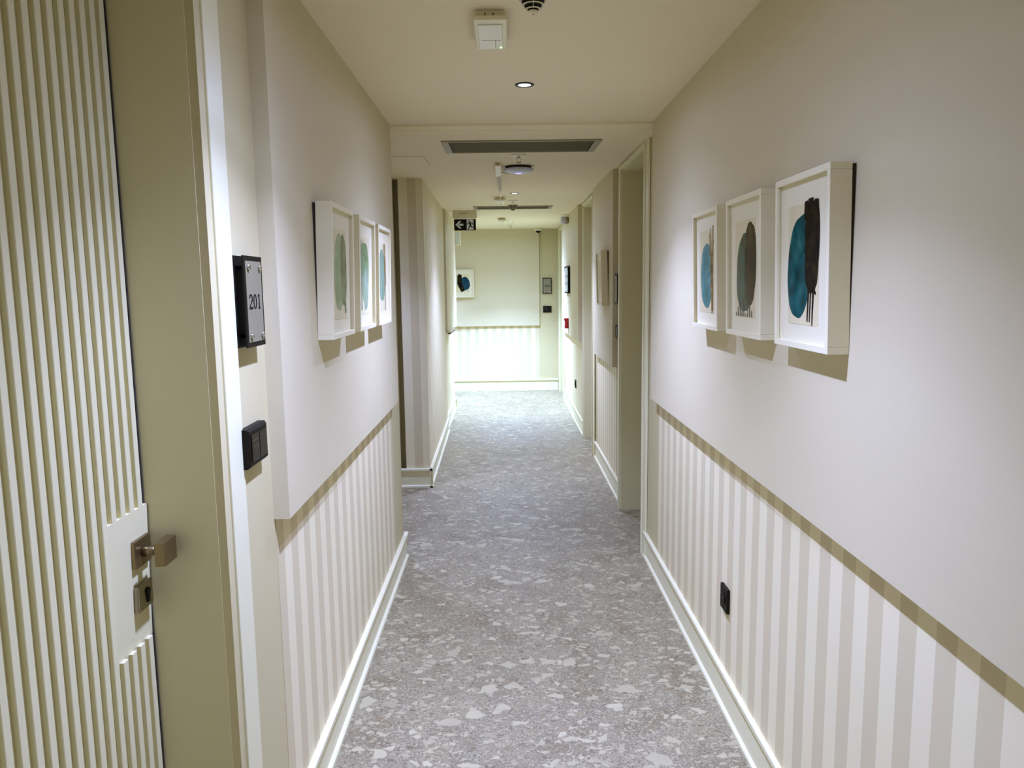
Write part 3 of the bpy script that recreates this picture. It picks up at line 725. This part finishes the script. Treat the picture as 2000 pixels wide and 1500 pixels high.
def battery_unit(x, y, label, first=None):
    t = thing('motion_sensor', (x, y, ceil_z(y)), 0, label, 'sensor', 'square ceiling sensors')
    m = MB(); m.box(-0.044, 0.044, -0.120, 0.150, -0.022, 0.0); b_ = m.build('base', M_white, t, 0.002)
    for xx in (-0.016, 0.009): MB().box(xx, xx+0.003, -0.1212, -0.1195, -0.021, -0.009).build('clip_slot', M_gap, b_)
    m = MB(); m.loft([[(-0.050, -0.135, -0.020), (0.052, -0.135, -0.020), (0.052, 0.155, -0.020), (-0.050, 0.155, -0.020)],
                      [(-0.050, -0.135, -0.034), (0.052, -0.135, -0.034), (0.052, 0.155, -0.034), (-0.050, 0.155, -0.034)]]); m.build('cover', M_white, t, 0.003)
    m = MB(); m.box(-0.038, 0.038, -0.095, 0.135, -0.0365, -0.034); ln = m.build('lens_window', M_lens, t, 0.0015)
    m = MB(); m.box(-0.030, 0.034, 0.045, 0.047, -0.0372, -0.0365); m.box(0.014, 0.016, 0.045, 0.13, -0.0372, -0.0365); m.build('cover_lines', M_aluminium, ln)
    m = MB(); m.lathe([(0.0032, -0.036), (0.0032, -0.0388), (0.0015, -0.040)], 12, (0.033, 0.118, 0)); m.build('status_light', M_led, t)
    return t
battery_unit(-0.036, 2.515, 'white square ceiling sensor with a green light, nearest the camera')
battery_unit(-0.043, 7.40, 'small white ceiling sensor at the end of the cable duct')
battery_unit(-0.036, 9.70, 'farthest white ceiling sensor, just before the end wall')

def cone_detector(x, y, label):
    t = thing('smoke_detector', (x, y, ceil_z(y)), 0, label, 'smoke detector', 'louvred cone detectors')
    m = MB(); m.lathe([(0.054, 0.0), (0.054, -0.003), (0.0485, -0.005), (0.0185, -0.050), (0.008, -0.056), (0.003, -0.057)], 36); m.build('dark_core', M_black, t)
    m = MB(); n = 36
    for r, z in ((0.0540, -0.0030), (0.0460, -0.0145), (0.0380, -0.0265), (0.0300, -0.0380), (0.0215, -0.0490)):
        rr = [[(q*math.cos(2*PI*i/n), q*math.sin(2*PI*i/n), zz) for i in range(n)] for q, zz in ((r, z), (r-0.0010, z-0.0022), (r-0.010, z-0.0018), (r-0.010, z))]
        rr.append(rr[0]); m.loft(rr, 0, False, False)
    for i in range(4):
        a = PI/4 + i*PI/2 + PI/4; c_, s_ = math.cos(a), math.sin(a)
        m.tube([(0.0535*c_, 0.0535*s_, -0.004), (0.019*c_, 0.019*s_, -0.053)], 0.0009, 6)
    m.build('louvre_rings', M_white, t)
    m = MB(); m.lathe([(0.0150, -0.055), (0.0120, -0.060), (0.006, -0.063), (0.0020, -0.063)], 28); nn = m.build('nose_cap', M_white, t)
    m = MB(); m.lathe([(0.0022, -0.063), (0.0022, -0.0642)], 12); m.build('nose_hole', M_gap, nn)
    return t
cone_detector(0.089, 2.250, 'white louvred detector cut off by the top edge of the picture')
cone_detector(0.088, 8.05, 'far louvred detector standing in front of the far ceiling grille')

def sprinkler(x, y, label, r=0.052):
    t = thing('sprinkler', (x, y, ceil_z(y)), 0, label, 'sprinkler', 'white ceiling sprinklers')
    m = MB(); m.lathe([(r, 0.0), (r, -0.003), (r-0.006, -0.008), (0.024, -0.010), (0.020, -0.010)], 32); m.build('escutcheon', M_white, t)
    m = MB(); m.lathe([(0.010, -0.010), (0.010, -0.020), (0.006, -0.024)], 16); m.build('stem', M_chrome, t)
    m = MB()
    for s_ in (-1, 1): m.tube([(s_*0.008, 0, -0.018), (s_*0.016, 0, -0.028), (s_*0.010, 0, -0.040), (0, 0, -0.045)], 0.002, 8)
    m.build('yoke', M_chrome, t)
    m = MB(); m.lathe([(0.004, -0.044), (0.018, -0.046), (0.018, -0.048), (0.003, -0.049)], 20); m.build('deflector', M_bronze, t)
    return t
sprinkler(0.093, 4.84, 'white ceiling sprinkler between the near grille and the access point')
sprinkler(0.083, 7.62, 'ceiling sprinkler just before the far louvred detector')
sprinkler(0.082, 10.62, 'tiny sprinkler hanging close to the end wall')

# round wireless access point
t = thing('access_point', (0.100, 5.36, ceil_z(5.36)), 0, 'round white ceiling access point with a violet status light', 'access point')
m = MB(); m.lathe([(0.088, 0.0), (0.088, -0.014), (0.084, -0.016)], 48); m.build('dark_mount', M_darkback, t)
m = MB(); m.lathe([(0.086, -0.014), (0.106, -0.020), (0.107, -0.024), (0.098, -0.033), (0.070, -0.042), (0.032, -0.046), (0.024, -0.0465)], 56); m.build('dome', M_lilac, t)
m = MB(); m.lathe([(0.024, -0.0462), (0.024, -0.0475), (0.020, -0.0482)], 32); m.build('status_ring', M_blueled, t)
# surface junction box, duct and cable
t = thing('junction_box', (-0.040, 5.385, ceil_z(5.385)), 0, 'narrow cream junction box on the ceiling beside the access point', 'junction box')
MB().box(-0.020, 0.022, -0.235, 0.235, -0.030, 0.0).build('box', M_white, t, 0.003)
MB().box(-0.012, 0.012, -0.2362, -0.2345, -0.020, -0.010).build('cover_mark', M_aluminium, t)
t = thing('cable_duct', (-0.036, 5.62, ceil_z(5.62)), 0, 'thin ceiling cable duct running from the junction box to the far sensor', 'cable duct')
m = MB(); m.box(-0.008, 0.008, 0.0, 1.02, -0.010, 0.002); m.build('duct', M_aluminium, t, 0.001)
m = MB(); m.tube([(0, 1.02, -0.006), (0.004, 1.25, -0.010), (0.002, 1.50, -0.012), (-0.005, 1.66, -0.012)], 0.0035, 8); m.build('cable_end', M_white, t)
t = thing('ceiling_cable', (-0.015, 5.60, ceil_z(5.60)), 0, 'curved cream cable looping from the junction box to the access point', 'cable')
m = MB(); m.tube([(0.0, 0.02, -0.006), (0.045, 0.00, -0.016), (0.10, -0.015, -0.022), (0.155, 0.0, -0.016), (0.185, -0.06, -0.010), (0.180, -0.13, -0.008)], 0.004, 10); m.build('cable', M_white, t)

# access hatch on the left of the lowered ceiling
t = thing('ceiling_hatch', (-0.70, 5.03, ceil_z(5.03)), 0, 'flush painted access hatch in the ceiling before the striped block', 'hatch')
t.rotation_euler[0] = math.atan(0.019)
MB().box(-0.20, 0.20, -0.19, 0.19, -0.0015, 0.004).build('hatch_panel', M_ceiling, t)
m = MB()
for a in ((-0.2035, 0.2035, 0.19, 0.1925), (-0.2035, 0.2035, -0.1925, -0.19), (-0.2035, -0.20, -0.19, 0.19), (0.20, 0.2035, -0.19, 0.19)): m.box(*a, -0.0006, 0.004)
m.build('hatch_joint', M_aluminium, t)

# dome camera at the end wall
t = thing('security_camera', (0.500, 11.46, ceil_z(11.46)), 0, 'white dome security camera with a black lens at the end wall ceiling', 'camera')
m = MB(); m.lathe([(0.060, 0.0), (0.060, -0.028), (0.054, -0.036), (0.040, -0.038)], 36); m.build('camera_base', M_white, t)
m = MB(); pr = [(0.038*math.cos(a), -0.036-0.036*math.sin(a)) for a in [PI/2*i/8 for i in range(9)]]; pr[-1] = (0.001, pr[-1][1]); m.lathe(pr, 32); m.build('lens_dome', M_blackglass, t)

# wall alarm sounder, high on the right wall
t = thing('alarm_sounder', (0.770, 9.28, 2.378), RIGHT, 'small grey-lilac alarm sounder high on the far right wall', 'alarm')
m = MB(); m.lathe([(0.030, 0.0), (0.045, 0.012), (0.045, 0.030)], 28, (0, 0, 0), ax='Y'); m.build('sounder_base', M_aluminium, t)
m = MB(); m.lathe([(0.046, 0.030), (0.047, 0.080), (0.038, 0.092), (0.012, 0.094)], 32, (0, 0, 0), ax='Y'); m.build('sounder_body', M_lilac, t)

# exit sign hung from the ceiling
YE = 8.64; ze = ceil_z(YE)
t = thing('exit_sign', (-0.443, YE, ze), 0, 'black hanging exit sign with a white left arrow and running figure', 'exit sign')
MB().box(-0.136, 0.134, -0.045, 0.045, -0.082, 0.0).build('light_housing', M_white, t, 0.003)
m = MB(); m.lathe([(0.006, 0.045), (0.006, 0.0475)], 14, (-0.044, 0, -0.030), ax='Y'); m.build('test_button', M_black, t)
MB().box(-0.024, 0.022, -0.0465, -0.045, -0.034, -0.026).build('maker_strip', M_aluminium, t)
pl = MB().box(-0.123, 0.121, -0.006, 0.006, -0.212, -0.088).build('sign_plate', M_black, t, 0.002)
m = MB(); y = -0.006
def flat(m, pts, y0=-0.0062, th=0.0006):
    m.loft([[(a, y0, b_) for a, b_ in pts], [(a, y0-th, b_) for a, b_ in pts]])
cz = -0.150
flat(m, [(-0.020, cz-0.011), (-0.020, cz+0.011), (-0.066, cz+0.011), (-0.066, cz-0.011)])
flat(m, [(-0.108, cz), (-0.066, cz-0.042), (-0.040, cz-0.042), (-0.078, cz)][::-1])
flat(m, [(-0.108, cz), (-0.066, cz+0.042), (-0.040, cz+0.042), (-0.078, cz)])
m.build('arrow', M_signwhite, pl)
m = MB(); flat(m, [(0.018, -0.206), (0.094, -0.206), (0.094, -0.094), (0.018, -0.094)]); dr = m.build('doorway_mark', M_signwhite, pl)
m = MB()
def limb(x0, z0, x1, z1, w_): bar(m, x0, z0, x1, z1, w_, -0.0070, 0.0006)
hd = [(0.046+0.009*math.cos(2*PI*i/16), -0.113+0.009*math.sin(2*PI*i/16)) for i in range(16)]; flat(m, hd, -0.0070)
limb(0.050, -0.124, 0.062, -0.158, 0.020); limb(0.046, -0.128, 0.022, -0.146, 0.008); limb(0.058, -0.126, 0.080, -0.136, 0.008); limb(0.080, -0.134, 0.086, -0.150, 0.008)
limb(0.060, -0.156, 0.046, -0.178, 0.012); limb(0.048, -0.174, 0.034, -0.202, 0.010); limb(0.062, -0.158, 0.074, -0.178, 0.012); limb(0.072, -0.178, 0.104, -0.180, 0.009)
m.build('running_figure', M_ink, dr)

# plain pale box of unknown use on the wall corner below the exit sign
t = thing('wall_box', (-0.615, 9.99, 2.138), 0, 'pale slim wall box hanging under the exit sign at the corner of the side corridor', 'wall box')
MB().box(-0.036, 0.036, -0.045, 0.045, 0.0, 0.175).build('housing', M_white, t, 0.004)
MB().box(-0.026, 0.026, -0.0465, -0.045, 0.012, 0.163).build('front_panel', M_signwhite, t)

# short rail on the far left wall
t = thing('hand_rail', (-0.646, 8.72, 1.085), 0, 'short white ledge rail with a black underside on the far left wall', 'rail')
MB().box(0.0, 0.035, -0.36, 0.36, 0.012, 0.040).build('rail_top', M_white, t, 0.003)
MB().box(0.0, 0.033, -0.36, 0.36, 0.0, 0.012).build('rail_underside', M_black, t)
